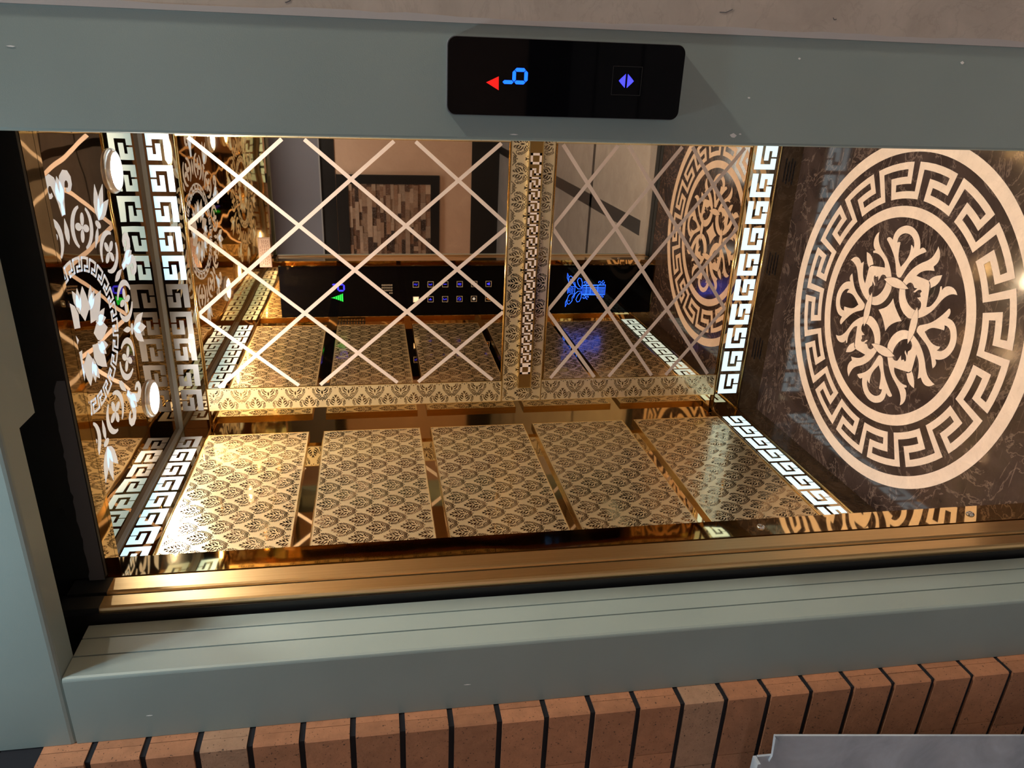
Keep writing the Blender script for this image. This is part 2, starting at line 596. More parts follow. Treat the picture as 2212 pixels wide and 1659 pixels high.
def diamond_mirror(name, z0, z1, zc, hz, hx, xc, label, w=0.0125):
    t = thing(name, label, 'mirror', 'diamond mirrors of the rear wall')
    x0, x1 = -1.0272, -0.1868
    g = MB(F_BACK)
    g.rect(x0, z0, x1, z1, BASE + 0.0005, -0.0015)
    g.build('glass', 'bronze_mirror', t)
    l = MB(F_BACK)
    e = w * 0.6
    for sgn in (-1, 1):
        for k in range(-14, 15):
            # lines through lattice vertices (xc + hx*i, zc + hz*i)
            p = (xc + 2 * hx * k - 20 * hx, zc - sgn * 20 * hz)
            q = (xc + 2 * hx * k + 20 * hx, zc + sgn * 20 * hz)
            seg = clip_line(p, q, (x0 + 0.003, z0 + 0.002, x1 - 0.003, z1 - 0.002))
            if seg and hypot(seg[1][0] - seg[0][0], seg[1][1] - seg[0][1]) > 0.02:
                l.stroke(seg, w, -0.0015, -0.0009 + 0.0001 * sgn)
    l.build('diamond_lattice', 'lattice_etch', t)
    for z in (z0, z1):
        MB(F_BACK).tube([(x0, z, 0.001), (x1, z, 0.001)], 0.0026, 8).build('gold_edging', 'gold_edge', t, True)
    return t


diamond_mirror('diamond_mirror', 1.0385, 2.0800, 1.7310, 0.17440, 0.14930, -0.4590,
               'large bronze mirror with tall diamond lattice on the rear wall, upper one')
diamond_mirror('diamond_mirror', 0.1945, 0.8805, 0.6530, 0.11320, 0.14930, -0.4640,
               'smaller bronze mirror with squat diamond lattice below the key bar')

# flat bar with a Greek key, screwed on the band between the mirrors
bar = thing('key_bar', 'brown gold bar with pale Greek key meander across the rear wall', 'decorative bar')
BX0, BX1, BZ0, BZ1 = -1.0505, -0.1650, 0.9310, 0.9740
MB(F_BACK).rect(BX0, BZ0, BX1, BZ1, 0.0, 0.014).build('plate', 'bar_plate', bar)
e_ = MB(F_BACK).use('gold_edge')
for q in ((BX0 - .003, BZ0 - .0035, BX1 + .003, BZ0), (BX0 - .003, BZ1, BX1 + .003, BZ1 + .0035), (BX0 - .003, BZ0, BX0, BZ1), (BX1, BZ0, BX1 + .003, BZ1)):
    e_.rect(*q, 0.0, 0.016)
e_.build('bright_edge', None, bar)
k_ = MB(F_BACK)
kz0, kz1 = BZ0 + 0.0025, BZ1 - 0.0025
kh, lw = kz1 - kz0, 0.0078
ks, ke = -0.9985, -0.2170
nu = 18
pu = (ke - ks - 2 * 0.040) / nu


def krect(s0, t0, s1, t1):
    k_.rect(s0, t0, s1, t1, 0.0139, 0.0146)


for a in (ks, ke - 0.036):                        # closed squares at the two ends
    krect(a, kz0, a + 0.036, kz0 + lw); krect(a, kz1 - lw, a + 0.036, kz1)
    krect(a, kz0, a + lw, kz1); krect(a + 0.036 - lw, kz0, a + 0.036, kz1)
def mrect(i, u0, v0, u1, v1):                     # unit i counted from the right end, v from the lower edge
    a = ke - 0.036 - (i + 0.05) * pu
    krect(a - u1 * pu, kz0 + v0 * kh, a - u0 * pu, kz0 + v1 * kh)


for i in range(nu):
    mrect(i, 0.0, 0.0, 0.84, 0.19); mrect(i, 0.68, 0.0, 0.84, 0.62); mrect(i, 0.40, 0.44, 0.84, 0.62)
    mrect(i, 0.27, 0.44, 0.43, 1.0); mrect(i, 0.27, 0.81, 1.12, 1.0); mrect(i, 0.98, 0.0, 1.14, 1.0)
k_.build('greek_key', 'bar_key', bar)


# ------------------------------------------------------------------ lit Greek key strips
def key_glyph(mb, s0, t0, w, h, flip, d0, d1):
    A = [(0, 0), (0.46, 0), (0.46, 0.25), (0.22, 0.25), (0.22, 0.73), (1, 0.73), (1, 1), (0, 1)]
    B = [(0.53, 0), (1, 0), (1, 0.59), (0.38, 0.59), (0.38, 0.38), (0.775, 0.38), (0.775, 0.24), (0.53, 0.24)]
    for poly in (A, B):
        q = [((1 - x, 1 - y) if flip else (x, y)) for x, y in poly]
        mb.flat([[(s0 + x * w, t0 + y * h) for x, y in q]], d0, d1)


def light_strip(frame, s0, s1, top, starts, label, states):
    t = thing('light_strip', label, 'light strip', 'Greek key light strips')
    z0, z1 = (Z1, ZC - 0.012) if top else (Z3, Z2)
    MB(frame).rect(s0, z0, s1, z1, BASE, 0.0).build('mirror_backing', 'strip_glass', t)
    g0, h = (2.1010, 0.0690) if top else (0.0968, 0.0770)
    for st, mat, nm in (('l', 'key_lit_top' if top else 'key_lit', 'lit_keys'), ('h', 'key_half', 'fading_keys'), ('d', 'key_dim', 'unlit_keys')):
        mb = MB(frame)
        for a, s in zip(starts, states):
            if s == st:
                key_glyph(mb, a, g0, 0.080, h, top, 0.0, 0.0008)
        if mb.v:
            mb.build(nm, mat, t)
    for z in ((Z1,) if top else (Z2, Z3)):
        MB(frame).tube([(s0, z, 0.0015), (s1, z, 0.0015)], 0.0028, 8).build('gold_edging', 'gold_edge', t, True)
    if top:
        MB(frame).rect(s0, ZC - 0.012, s1, ZC, BASE, 0.006).build('chrome_cornice', 'chrome_blue', t)
    return t


bk = [-1.1085 + 0.0943 * i for i in range(11)]
lf = [2.4310 - 0.080 - 0.0943 * i for i in range(12)]
light_strip(F_BACK, XL, XR, True, bk, 'Greek key light strip along the top of the rear wall, half of it unlit', 'ddddd' + 'llllll')
light_strip(F_BACK, XL, XR, False, bk, 'bright Greek key light strip at the foot of the rear wall', 'l' * 11)
light_strip(F_LEFT, YF, YB - 0.001, True, lf, 'Greek key light strip along the top of the left wall', 'dhh' + 'l' * 9)
light_strip(F_LEFT, YF, YB - 0.001, False, lf, 'bright Greek key light strip at the foot of the left wall', 'l' * 12)
light_strip(F_RIGHT, YF, YB - 0.001, True, lf, 'Greek key light strip at the top of the right wall, seen in reflections', 'l' * 12)
light_strip(F_RIGHT, YF, YB - 0.001, False, lf, 'Greek key light strip at the foot of the right wall, seen in reflections', 'l' * 12)

# skirting of dark marble with vent slots
bb = MB(F_BACK)
bb.rect(XL, 0.0, XR, Z3 - 0.003, BASE, 0.0)
o = tag(bb.build('baseboard_back', 'skirt_marble'), 'dark brown marble skirting with vent slots below the rear light strip', None, None, 'structure')
vs = MB(F_BACK)
for cx in (-0.27, -0.60, -0.93):
    for i, dx in enumerate((-0.03, 0.0, 0.03, -0.015, 0.015)):
        for j in range(4):
            s = cx + dx + 0.010 * (j % 2)
            z = 0.022 + 0.011 * j
            vs.rect(s - 0.011 + 0.004 * rnd.random(), z, s + 0.009, z + 0.0042, 0.0, 0.0006)
vs.build('vent_slots', 'black_case', o)
tag(MB(F_LEFT).rect(YF, 0.0, YB - 0.001, Z3 - 0.003, BASE, 0.0).build('baseboard_left', 'skirt_marble'),
    'dark brown marble skirting along the left cabin wall', None, None, 'structure')
tag(MB(F_RIGHT).rect(YF, 0.0, YB - 0.001, Z3 - 0.003, BASE, 0.0).build('baseboard_right', 'skirt_marble'),
    'dark brown marble skirting along the right cabin wall', None, None, 'structure')

# ------------------------------------------------------------------ downlights
DL = [(-0.2600, 2.215, 'round downlight in the ceiling by the lit half of the rear key strip'),
      (-0.9450, 2.235, 'round downlight in the ceiling at the rear left corner'),
      (-0.2750, 1.430, 'round downlight at the front right of the ceiling, seen in the mirror'),
      (-0.9550, 1.430, 'round downlight at the front left of the ceiling, seen in the mirror')]
for x, y, lb in DL:
    t = thing('downlight', lb, 'ceiling light', 'downlights in the cabin ceiling')
    t.location = (x, y, ZC)
    fr = lambda s, q, d: (s, q, -d)
    MB(fr).lathe([(0.060, 0.0), (0.060, 0.004), (0.056, 0.010), (0.052, 0.0125), (0.048, 0.0125), (0.046, 0.010), (0.040, 0.010)], 0, 0, 48).build('ring', 'white_ring', t, True)
    MB(fr).lathe([(0.040, 0.010), (0.030, 0.0118), (0.016, 0.0128), (0.0005, 0.0132)], 0, 0, 40).build('lens', 'lamp', t, True)

# ------------------------------------------------------------------ floor medallion
med = thing('floor_medallion', 'round cream marble medallion with key ring inlaid in the dark floor', 'floor inlay')
MC = (-0.6079, 1.8816)


def circ(r, n=128):
    return [(MC[0] + r * cos(2 * pi * k / n), MC[1] + r * sin(2 * pi * k / n)) for k in range(n)]


def inlay(name, loops_list):
    mb = MB(F_FLOOR)
    for loops in loops_list:
        mb.flat(loops, -0.001, 0.0004)
    return mb.build(name, 'cream_marble', med)


inlay('outer_ring', [[circ(0.500), circ(0.464)]])
inlay('inner_ring', [[circ(0.318, 96), circ(0.2866, 96)]])


def sector(r0, r1, a0, a1, n=5):
    return [(MC[0] + r * cos(a), MC[1] + r * sin(a)) for r, a in
            [(r1, a0 + (a1 - a0) * k / n) for k in range(n + 1)] + [(r0, a1 - (a1 - a0) * k / n) for k in range(n + 1)]]


ring = []
for u in range(16):
    st = radians(26.14 - 22.5 * u)

    def S(r0, r1, p0, p1, st=st):
        ring.append([sector(r0, r1, st - radians(p1), st - radians(p0))])
    S(0.4180, 0.4375, 0.0, 19.35)       # outer run
    S(0.3780, 0.4180, 16.65, 19.35)     # drop
    S(0.3780, 0.3978, 10.10, 16.65)       # back
    S(0.3382, 0.3978, 7.1, 10.1)        # down
    S(0.3382, 0.3582, 10.10, 22.5)       # inner run
    S(0.3382, 0.4180, 22.5 + 0.0, 25.3)  # riser into the next unit
inlay('key_ring', ring)


def z4(pts):                             # outlines read off the photograph, laid on the floor plane
    return [at_floor(1700 + x / 5.53, 480 + y / 5.53) for x, y in pts]


def turn(pts, k):
    a = k * pi / 2
    return [(MC[0] + (x - MC[0]) * cos(a) - (y - MC[1]) * sin(a), MC[1] + (x - MC[0]) * sin(a) + (y - MC[1]) * cos(a)) for x, y in pts]


def smooth_poly(p, keep=52):
    """round a hand read outline, keeping its sharp tips"""
    out = []
    n = len(p)
    for i in range(n):
        a, b_, c_ = Vector(p[i - 1]), Vector(p[i]), Vector(p[(i + 1) % n])
        u, w = (a - b_), (c_ - b_)
        ang = math.degrees(u.angle(w)) if u.length > 1e-9 and w.length > 1e-9 else 180
        if ang < 100:
            out.append(tuple(b_))
        else:
            out += [tuple(b_ + u * 0.25), tuple(b_ + w * 0.25)]
    return out


U_OUT = [(1810, 290), (1790, 340), (1740, 420), (1680, 460), (1600, 490), (1520, 540), (1450, 610), (1395, 690), (1350, 780), (1335, 880),
         (1345, 980), (1380, 1070), (1430, 1130), (1470, 1155), (1560, 1150), (1650, 1120), (1740, 1060), (1800, 990), (1860, 920), (1920, 875),
         (1980, 857), (2035, 870), (2020, 820), (1980, 775), (1920, 762), (1872, 785), (1856, 815), (1850, 765), (1832, 768), (1825, 830),
         (1800, 900), (1760, 960), (1710, 1010), (1665, 1015), (1690, 870), (1712, 706), (1630, 672), (1545, 640), (1590, 600), (1640, 580), (1700, 575),
         (1765, 582), (1752, 530), (1800, 490), (1828, 430), (1832, 360)]
U_HOLE = [(1412, 800), (1420, 770), (1435, 740), (1470, 718), (1500, 728), (1515, 760), (1520, 785), (1560, 790), (1510, 832), (1530, 842), (1560, 812),
          (1600, 805), (1612, 830), (1590, 850), (1600, 890), (1580, 900), (1555, 900), (1580, 930), (1605, 960), (1602, 1010), (1585, 1045), (1560, 1062),
          (1500, 1040), (1445, 975), (1415, 890)]
LEAF = [(1718, 786), (1712, 712), (1690, 705), (1730, 665), (1785, 640), (1855, 632), (1835, 690), (1790, 750)]
LOOP = [(1385, 620), (1350, 672), (1308, 640), (1303, 560), (1297, 480), (1280, 400), (1247, 310), (1215, 240), (1195, 208), (1200, 188), (1225, 175), (1250, 190),
        (1265, 212), (1272, 180), (1290, 130), (1330, 78), (1390, 46), (1440, 38), (1500, 55), (1550, 105), (1582, 170), (1596, 250), (1590, 325), (1620, 300),
        (1650, 315), (1668, 350), (1640, 366), (1590, 385), (1530, 420), (1470, 480), (1420, 560)]
LOOP_H = [(1335, 235), (1318, 245), (1325, 205), (1345, 165), (1385, 137), (1430, 130), (1480, 150), (1513, 200), (1525, 260), (1515, 320), (1505, 285), (1485, 270),
          (1480, 330), (1460, 400), (1420, 465), (1360, 535), (1335, 460), (1332, 400), (1342, 320), (1357, 240)]
VES = [(1165, 680), (1220, 655), (1300, 662), (1380, 705), (1455, 795), (1400, 802), (1290, 780), (1220, 742)]
STAR = [(1270, 910), (1285, 990), (1320, 1080), (1370, 1180), (1300, 1192), (1225, 1232), (1175, 1300), (1165, 1230), (1140, 1130), (1095, 1045), (1180, 1020), (1235, 970)]
polys = []
for k in range(4):
    polys.append([turn(smooth_poly(z4(U_OUT)), k), turn(smooth_poly(z4(U_HOLE)), k)])
    polys.append([turn(smooth_poly(z4(LEAF)), k)])
    polys.append([turn(smooth_poly(z4(LOOP)), k), turn(smooth_poly(z4(LOOP_H)), k)])
inlay('arabesque', polys)
inlay('centre_star', [[smooth_poly(z4(STAR))]])
for k in range(4):
    ves = turn(smooth_poly(z4(VES)), k)
    gx, gy = sum(p[0] for p in ves) / len(ves), sum(p[1] for p in ves) / len(ves)
    big = [(gx + (x - gx) * 1.06, gy + (y - gy) * 1.06) for x, y in ves]
    po = MB(F_FLOOR).flat([ves], -0.001, 0.0010).build('pointed_petal', 'cream_marble', med)
    MB(F_FLOOR).flat([big], -0.001, 0.0007).build('dark_joint', 'floor_marble', po)

# ------------------------------------------------------------------ etched ornament of the ceiling
OC, OA, OB = (-0.607, 1.835), 0.375, 0.455


def oe(x, y):
    return (OC[0] + x * OA, OC[1] + y * OB)


om = MB(F_CEIL)


def oput(pts, cx=0.0, cy=0.0, rot=0.0, s=1.0):
    q = [oe(cx + s * (x * cos(rot) - y * sin(rot)), cy + s * (x * sin(rot) + y * cos(rot))) for x, y in pts]
    om.flat([q], 0.0, 0.0006)


def arc_pts(r, w, a0, a1, n=12):
    out, inn = [], []
    for k in range(n + 1):
        u = k / n
        a = a0 + (a1 - a0) * u
        ww = w * (0.35 + 0.65 * sin(pi * u))
        out.append(((r + ww / 2) * cos(a), (r + ww / 2) * sin(a)))
        inn.append(((r - ww / 2) * cos(a), (r - ww / 2) * sin(a)))
    return out + inn[::-1]


def ell(a, b_, n=14):
    return [(a * cos(2 * pi * k / n), b_ * sin(2 * pi * k / n)) for k in range(n)]


def spear(l, w):
    return [(0, 0), (0.25 * l, 0.42 * w), (0.5 * l, 0.5 * w), (0.75 * l, 0.3 * w), (l, 0), (0.75 * l, -0.3 * w), (0.5 * l, -0.5 * w), (0.25 * l, -0.42 * w)]


def spiral(l, w, sgn):
    """tail that ends in a curl"""
    path = [(0, 0), (0.30, 0.05 * sgn), (0.60, 0.16 * sgn)]
    for k in range(9):
        a = -0.5 * pi + k * 0.19 * pi * 1.1
        r = 0.24 - 0.014 * k
        path.append((0.62 + r * cos(a), sgn * (0.40 + r * sin(a))))
    n = len(path)
    L, R = [], []
    for i, p in enumerate(path):
        a = Vector(path[max(i - 1, 0)]); c_ = Vector(path[min(i + 1, n - 1)])
        t = (c_ - a).normalized()
        ww = w * (0.5 + 0.9 * sin(pi * min(1, i / n + 0.15)))
        L.append((p[0] * l - t.y * ww / 2, p[1] * l + t.x * ww / 2))
        R.append((p[0] * l + t.y * ww / 2, p[1] * l - t.x * ww / 2))
    return L + R[::-1]


for k in range(10):                               # outer wreath: ten rosettes, fleurs between them
    a = 2 * pi * k / 10 + pi / 2
    cx, cy = 0.69 * cos(a), 0.69 * sin(a)
    for s in (-1, 1):
        oput(arc_pts(0.135, 0.046, s * pi / 2 - 1.20, s * pi / 2 + 1.20), cx, cy, a)
    for q in range(4):
        ang = a + q * pi / 2
        oput(ell(0.042, 0.025), cx + 0.054 * cos(ang), cy + 0.054 * sin(ang), ang)
    oput(ell(0.013, 0.013, 8), cx, cy)
    a2 = a + pi / 10
    fx, fy = 0.80 * cos(a2), 0.80 * sin(a2)
    if k % 2 == 0:
        for da, l in ((0, 0.27), (0.50, 0.24), (-0.50, 0.24)):
            oput(spear(l, 0.088), fx, fy, a2 + da)
        oput(ell(0.024, 0.044, 10), 0.770 * cos(a2), 0.770 * sin(a2), a2)
        oput(spear(0.15, 0.044), 0.75 * cos(a2), 0.75 * sin(a2), a2 + pi)
    else:
        for s in (-1, 1):
            oput(spiral(0.27, 0.048, s), 0.78 * cos(a2), 0.78 * sin(a2), a2)
        oput(spear(0.17, 0.105), 0.84 * cos(a2), 0.84 * sin(a2), a2)
        oput(spear(0.16, 0.056), 0.60 * cos(a2), 0.60 * sin(a2), a2)
NK = 26                                           # meander ring
for k in range(NK):
    a0, da = 2 * pi * k / NK, 2 * pi / NK

    def sec(r0, r1, u0, u1):
        oput([(r * cos(a0 + u * da), r * sin(a0 + u * da)) for r, u in ((r1, u0), (r1, (u0 + u1) / 2), (r1, u1), (r0, u1), (r0, (u0 + u1) / 2), (r0, u0))])
    sec(0.492, 0.510, 0.0, 0.82); sec(0.440, 0.494, 0.68, 0.82); sec(0.440, 0.456, 0.40, 0.82)
    sec(0.415, 0.456, 0.32, 0.46); sec(0.412, 0.428, 0.32, 1.06); sec(0.415, 0.505, 0.96, 1.10)
for k in range(8):                                # leaves within the ring
    a = 2 * pi * k / 8 + 0.2
    oput(spear(0.27 if k % 2 else 0.22, 0.135), 0.10 * cos(a), 0.11 * sin(a), a)
    oput(spear(0.16, 0.075), 0.17 * cos(a + 0.38), 0.17 * sin(a + 0.38), a + 0.75)
    oput(spear(0.14, 0.065), 0.20 * cos(a - 0.30), 0.20 * sin(a - 0.30), a - 0.60)
om.build('etched_ornament', 'etched_ceiling', ce)

# ------------------------------------------------------------------ operating panel beside the doorway (seen in the mirror)
cop = thing('control_panel', 'tall black glass operating panel with floor buttons, seen in the mirror', 'control panel')
PX0, PX1, PZ0, PZ1 = -1.1500, -0.8870, 0.006, 1.962
MB(F_FRONT).rect(PX0, PZ0, PX1, PZ1, 0.0006, 0.012).build('glass_plate', 'black_glass', cop)


def text_mesh(name, body, size, frame, s, t, d, mat, parent, flip=False, sx=1.0):
    cu = bpy.data.curves.new(name, 'FONT')
    cu.body = body
    cu.size = size
    cu.align_x = 'CENTER'
    cu.align_y = 'CENTER'
    cu.extrude = 0.0003
    ob = bpy.data.objects.new(name, cu)
    C.objects.link(ob)
    dg = bpy.context.evaluated_depsgraph_get()
    me = bpy.data.meshes.new_from_object(ob.evaluated_get(dg))
    bpy.data.objects.remove(ob)
    bpy.data.curves.remove(cu)
    f = -1.0 if flip else 1.0
    for v_ in me.vertices:
        v_.co = Vector(frame(s + f * sx * v_.co.x, t + v_.co.y, d + v_.co.z))
    me.materials.clear()
    me.materials.append(MATS[mat])
    o = bpy.data.objects.new(name, me)
    C.objects.link(o)
    o.parent = parent
    return o


PD = 0.012
# a person in the cabin facing the panel has +X on the left hand
# seven-segment b and an arrow
dm = MB(F_FRONT)


def seg7(mb, cx, cz, w, h, th, segs, sg, d0, d1):
    """segments a..g about the digit's centre; sg=-1 when the reader's right is -s"""
    hw, hh = w / 2, h / 2
    g = th * 0.14

    def hor(z):
        return [(-hw + g, z), (-hw + th / 2 + g, z + th / 2), (hw - th / 2 - g, z + th / 2), (hw - g, z), (hw - th / 2 - g, z - th / 2), (-hw + th / 2 + g, z - th / 2)]

    def ver(x, z0, z1):
        return [(x, z0 + g), (x + th / 2, z0 + th / 2 + g), (x + th / 2, z1 - th / 2 - g), (x, z1 - g), (x - th / 2, z1 - th / 2 - g), (x - th / 2, z0 + th / 2 + g)]
    S_ = {'a': hor(hh), 'g': hor(0), 'd': hor(-hh), 'f': ver(-hw, 0, hh), 'b': ver(hw, 0, hh), 'e': ver(-hw, -hh, 0), 'c': ver(hw, -hh, 0)}
    for s in segs:
        mb.flat([[(cx + sg * x, cz + z) for x, z in S_[s]]], d0, d1)


seg7(dm, -0.9960, 1.6750, 0.032, 0.060, 0.0085, 'cdefg', -1, PD, PD + 0.0006)
dm.build('floor_digit', 'led_violet', cop)
am = MB(F_FRONT)
for k in range(5):                                # arrow drawn as fishbone rows
    z = 1.652 + k * 0.010
    w = 0.022 - 0.0043 * k
    am.flat([[(-1.0485 - w, z), (-1.0485 + w, z), (-1.0485 + w * 0.78, z + 0.0078), (-1.0485 - w * 0.78, z + 0.0078)]], PD, PD + 0.0006)
am.flat([[(-1.0505, 1.70), (-1.0465, 1.70), (-1.0485, 1.713)]], PD, PD + 0.0006)
am.build('arrow', 'led_green', cop)
sm = MB(F_FRONT)                                  # speaker holes
for r in range(4):
    for q in range(6):
        if r == 3 and q < 4:
            continue
        sm.flat([[(-0.985 - 0.014 * r + 0.0045 * cos(a), 1.452 - 0.0095 * q + 0.0040 * sin(a)) for a in [k * pi / 3 for k in range(6)]],
                 [(-0.985 - 0.014 * r + 0.0030 * cos(a), 1.452 - 0.0095 * q + 0.0026 * sin(a)) for a in [k * pi / 3 for k in range(6)]]], PD, PD + 0.0005)
sm.build('speaker_holes', 'print_grey', cop)
BS = 0.0155
cols = ((-0.9830, ['5', '3', '1', 'B', 'open', 'bell']), (-1.0625, ['lit', '4', '2', 'G', 'fan', 'door']))
for bx, names in cols:
    for i, nm in enumerate(names):
        bz = 1.281 - i * 0.0757
        q = MB(F_FRONT)
        q.flat([[(bx - BS, bz - BS), (bx + BS, bz - BS), (bx + BS, bz + BS), (bx - BS, bz + BS)],
                [(bx - BS * .87, bz - BS * .87), (bx + BS * .87, bz - BS * .87), (bx + BS * .87, bz + BS * .87), (bx - BS * .87, bz + BS * .87)]], PD, PD + 0.0012)
        bo = q.build('button', 'print_grey', cop)
        bo['label'] = 'square touch button marked ' + {'lit': 'by a glowing cream square', 'open': 'with two arrows', 'bell': 'with a bell', 'fan': 'with a white fan',
                                                      'door': 'with an amber triangle'}.get(nm, nm)
        sy = MB(F_FRONT)
        e = PD + 0.0006
        if nm == 'lit':
            sy.rect(bx - BS * .86, bz - BS * .86, bx + BS * .86, bz + BS * .86, PD, e)
            sy.build('symbol', 'led_cream', bo)
        elif nm == 'fan':
            for k in range(4):
                a = k * pi / 4
                sy.stroke([(bx - 0.008 * cos(a), bz - 0.008 * sin(a)), (bx + 0.008 * cos(a), bz + 0.008 * sin(a))], 0.0028, PD, e)
            sy.build('symbol', 'key_half', bo)
        elif nm == 'bell':
            sy.flat([[(bx - 0.008, bz - 0.006), (bx + 0.008, bz - 0.006), (bx + 0.005, bz + 0.001), (bx + 0.003, bz + 0.008), (bx - 0.003, bz + 0.008), (bx - 0.005, bz + 0.001)]], PD, e)
            sy.build('symbol', 'led_violet', bo)
        elif nm == 'door':
            sy.stroke([(bx - 0.007, bz - 0.006), (bx + 0.007, bz - 0.006), (bx, bz + 0.008)], 0.0026, PD, e, True)
            sy.build('symbol', 'led_amber', bo)
        elif nm == 'open':
            for s in (-1, 1):
                sy.stroke([(bx + s * 0.003, bz + 0.007), (bx + s * 0.009, bz), (bx + s * 0.003, bz - 0.007)], 0.0024, PD, e)
            sy.build('symbol', 'print_grey', bo)
        else:
            text_mesh('symbol', nm, 0.024, F_FRONT, bx, bz, PD + 0.0004, 'led_violet', bo, True)

# glowing line emblem: double animal-head capital on a scrolled column
EX, EZ0, EZ1 = -1.0215, 0.268, 0.487
em = MB(F_FRONT)
e0, e1, lw_ = PD, PD + 0.0006, 0.0028


def sk(pts, w=lw_, closed=False):
    em.stroke([(EX + x, EZ0 + z) for x, z in pts], w, e0, e1, closed)


def scroll(cx, cz, r, sgn, a0=0.0):
    sk([(cx + sgn * r * (1 - 0.085 * k) * cos(a0 + k * 0.62), cz + r * (1 - 0.085 * k) * sin(a0 + k * 0.62)) for k in range(11)], 0.0024)


sk([(-0.026, 0.0), (0.026, 0.0), (0.024, 0.125), (-0.024, 0.125)], lw_, True)
for x in (-0.018, -0.010, -0.002, 0.006, 0.014):
    sk([(x, 0.003), (x, 0.122)], 0.0026)
for z in (0.042, 0.082, 0.105):
    sk([(-0.025, z), (0.025, z)], 0.0022)
for s in (-1, 1):
    for z in (0.012, 0.036, 0.094, 0.116):
        scroll(s * 0.040, z, 0.0115, s, pi if z in (0.036, 0.116) else 0.0)
    sk([(s * 0.027, 0.0), (s * 0.027, 0.125)], 0.0026)
    # forelegs / chest scrolls and head with horn
    sk([(s * 0.010, 0.130), (s * 0.042, 0.130), (s * 0.062, 0.138), (s * 0.066, 0.150), (s * 0.052, 0.158), (s * 0.030, 0.150), (s * 0.018, 0.140)], 0.0026, True)
    sk([(s * 0.006, 0.130), (s * 0.006, 0.150), (s * 0.022, 0.166), (s * 0.044, 0.172)], 0.0026)
    sk([(s * 0.020, 0.168), (s * 0.040, 0.180), (s * 0.058, 0.178), (s * 0.072, 0.188), (s * 0.078, 0.196), (s * 0.070, 0.206), (s * 0.050, 0.206),
        (s * 0.030, 0.200), (s * 0.020, 0.190)], 0.0026, True)
    sk([(s * 0.050, 0.206), (s * 0.066, 0.214), (s * 0.092, 0.214), (s * 0.074, 0.206)], 0.0024)
    sk([(s * 0.056, 0.192), (s * 0.060, 0.195), (s * 0.056, 0.198)], 0.0022)
sk([(-0.012, 0.178), (0.012, 0.178), (0.012, 0.200), (-0.012, 0.200)], 0.0026, True)
sk([(-0.005, 0.185), (0.005, 0.185), (0.005, 0.194), (-0.005, 0.194)], 0.0022, True)
sk([(-0.018, 0.168), (0.018, 0.168)], 0.0026)
sk([(-0.018, 0.206), (0.018, 0.206)], 0.0026)
em.build('glowing_emblem', 'led_cyan', cop)

# notice card stuck over the doorway
nc = thing('notice_card', 'small pinkish card with dark handwriting-like lines above the black control panel', 'notice')
MB(F_FRONT).rect(-0.8905, 1.9915, -0.7430, 2.0500, 0.0, 0.004).build('card', 'notice_card', nc)
fr_ = MB(F_FRONT)
for q in ((-0.888, 1.994, -0.7455, 1.9955), (-0.888, 2.0455, -0.7455, 2.047), (-0.888, 1.994, -0.8865, 2.047), (-0.747, 1.994, -0.7455, 2.047)):
    fr_.rect(*q, 0.004, 0.0045)
fr_.build('border', 'notice_ink', nc)
lm = MB(F_FRONT)
for j in range(5):
    z = 2.039 - j * 0.009
    x = -0.757 if j else -0.785
    while x > -0.876:
        l = 0.006 + 0.012 * rnd.random()
        lm.stroke([(x - l * u, z + 0.0018 * sin(u * 9 + j + x * 300)) for u in (0, .2, .4, .6, .8, 1)], 0.0026, 0.004, 0.0045)
        x -= l + 0.004
lm.build('writing', 'notice_ink', nc)
vg = thing('vent_grille', 'small dark slotted grille high on the left wall near the doorway, seen in the mirror', 'vent')
MB(F_LEFT).rect(1.272, 1.545, 1.312, 1.685, BASE, -0.004).build('backing', 'black_case', vg)
g_ = MB(F_LEFT)
for k in range(9):
    z = 1.553 + k * 0.0148
    g_.rect(1.276, z, 1.308, z + 0.005, -0.004, -0.002)
g_.build('slats', 'gold_edge', vg)

# ------------------------------------------------------------------ landing door frame
door = thing('door_1', 'grey green powder coated steel frame of the lift doorway', 'door frame', None, 'structure')


def prism_z(mb, prof, z0, z1):
    n = len(prof)
    a = [mb.pt((x, y, z0)) for x, y in prof]
    b_ = [mb.pt((x, y, z1)) for x, y in prof]
    for i in range(n):
        j = (i + 1) % n
        mb.face([a[i], a[j], b_[j], b_[i]])
    tri = tessellate_polygon([[Vector((x, y, 0)) for x, y in prof]])
    for t in tri:
        mb.face([a[k] for k in t])
        mb.face([b_[k] for k in reversed(t)])
    return mb


HZ = 1.9973
JX0, JX1 = -1.0242, -0.8886                       # left jamb: outer edge, reveal
prof = [(JX0, YJ), (JX1 - 0.0062, YJ), (JX1 - 0.0036, YJ + 0.0007), (JX1 - 0.0016, YJ + 0.0020), (JX1, YJ + 0.0058)]
for y0, y1 in ((1.0285, 1.0315), (1.0705, 1.0735)):   # two grooves along the reveal
    prof += [(JX1, y0), (JX1 - 0.005, y0 + 0.0006), (JX1 - 0.005, y1 - 0.0006), (JX1, y1)]
prof += [(JX1, 1.105), (JX0, 1.105)]
prism_z(MB(), prof, 0.0, HZ - 0.0012).build('left_jamb', 'frame_paint', door)
RX0, RX1 = -0.0715, 0.0619
profr = [(RX1, YJ), (RX1, 1.09), (RX0, 1.09), (RX0, YJ + 0.005), (RX0 + 0.0015, YJ + 0.0016), (RX0 + 0.0042, YJ)]
prism_z(MB(), profr, 0.0, HZ - 0.0012).build('right_jamb', 'frame_paint', door)
hd = MB(lambda x, y, z: (z, x, y))                # profile in (Y, Z), swept along X
hp = [(YJ, 2.22), (YJ, HZ + 0.008), (YJ + 0.0012, HZ + 0.0035), (YJ + 0.004, HZ + 0.0008), (YJ + 0.008, HZ), (1.034, HZ), (1.034, 2.22)]
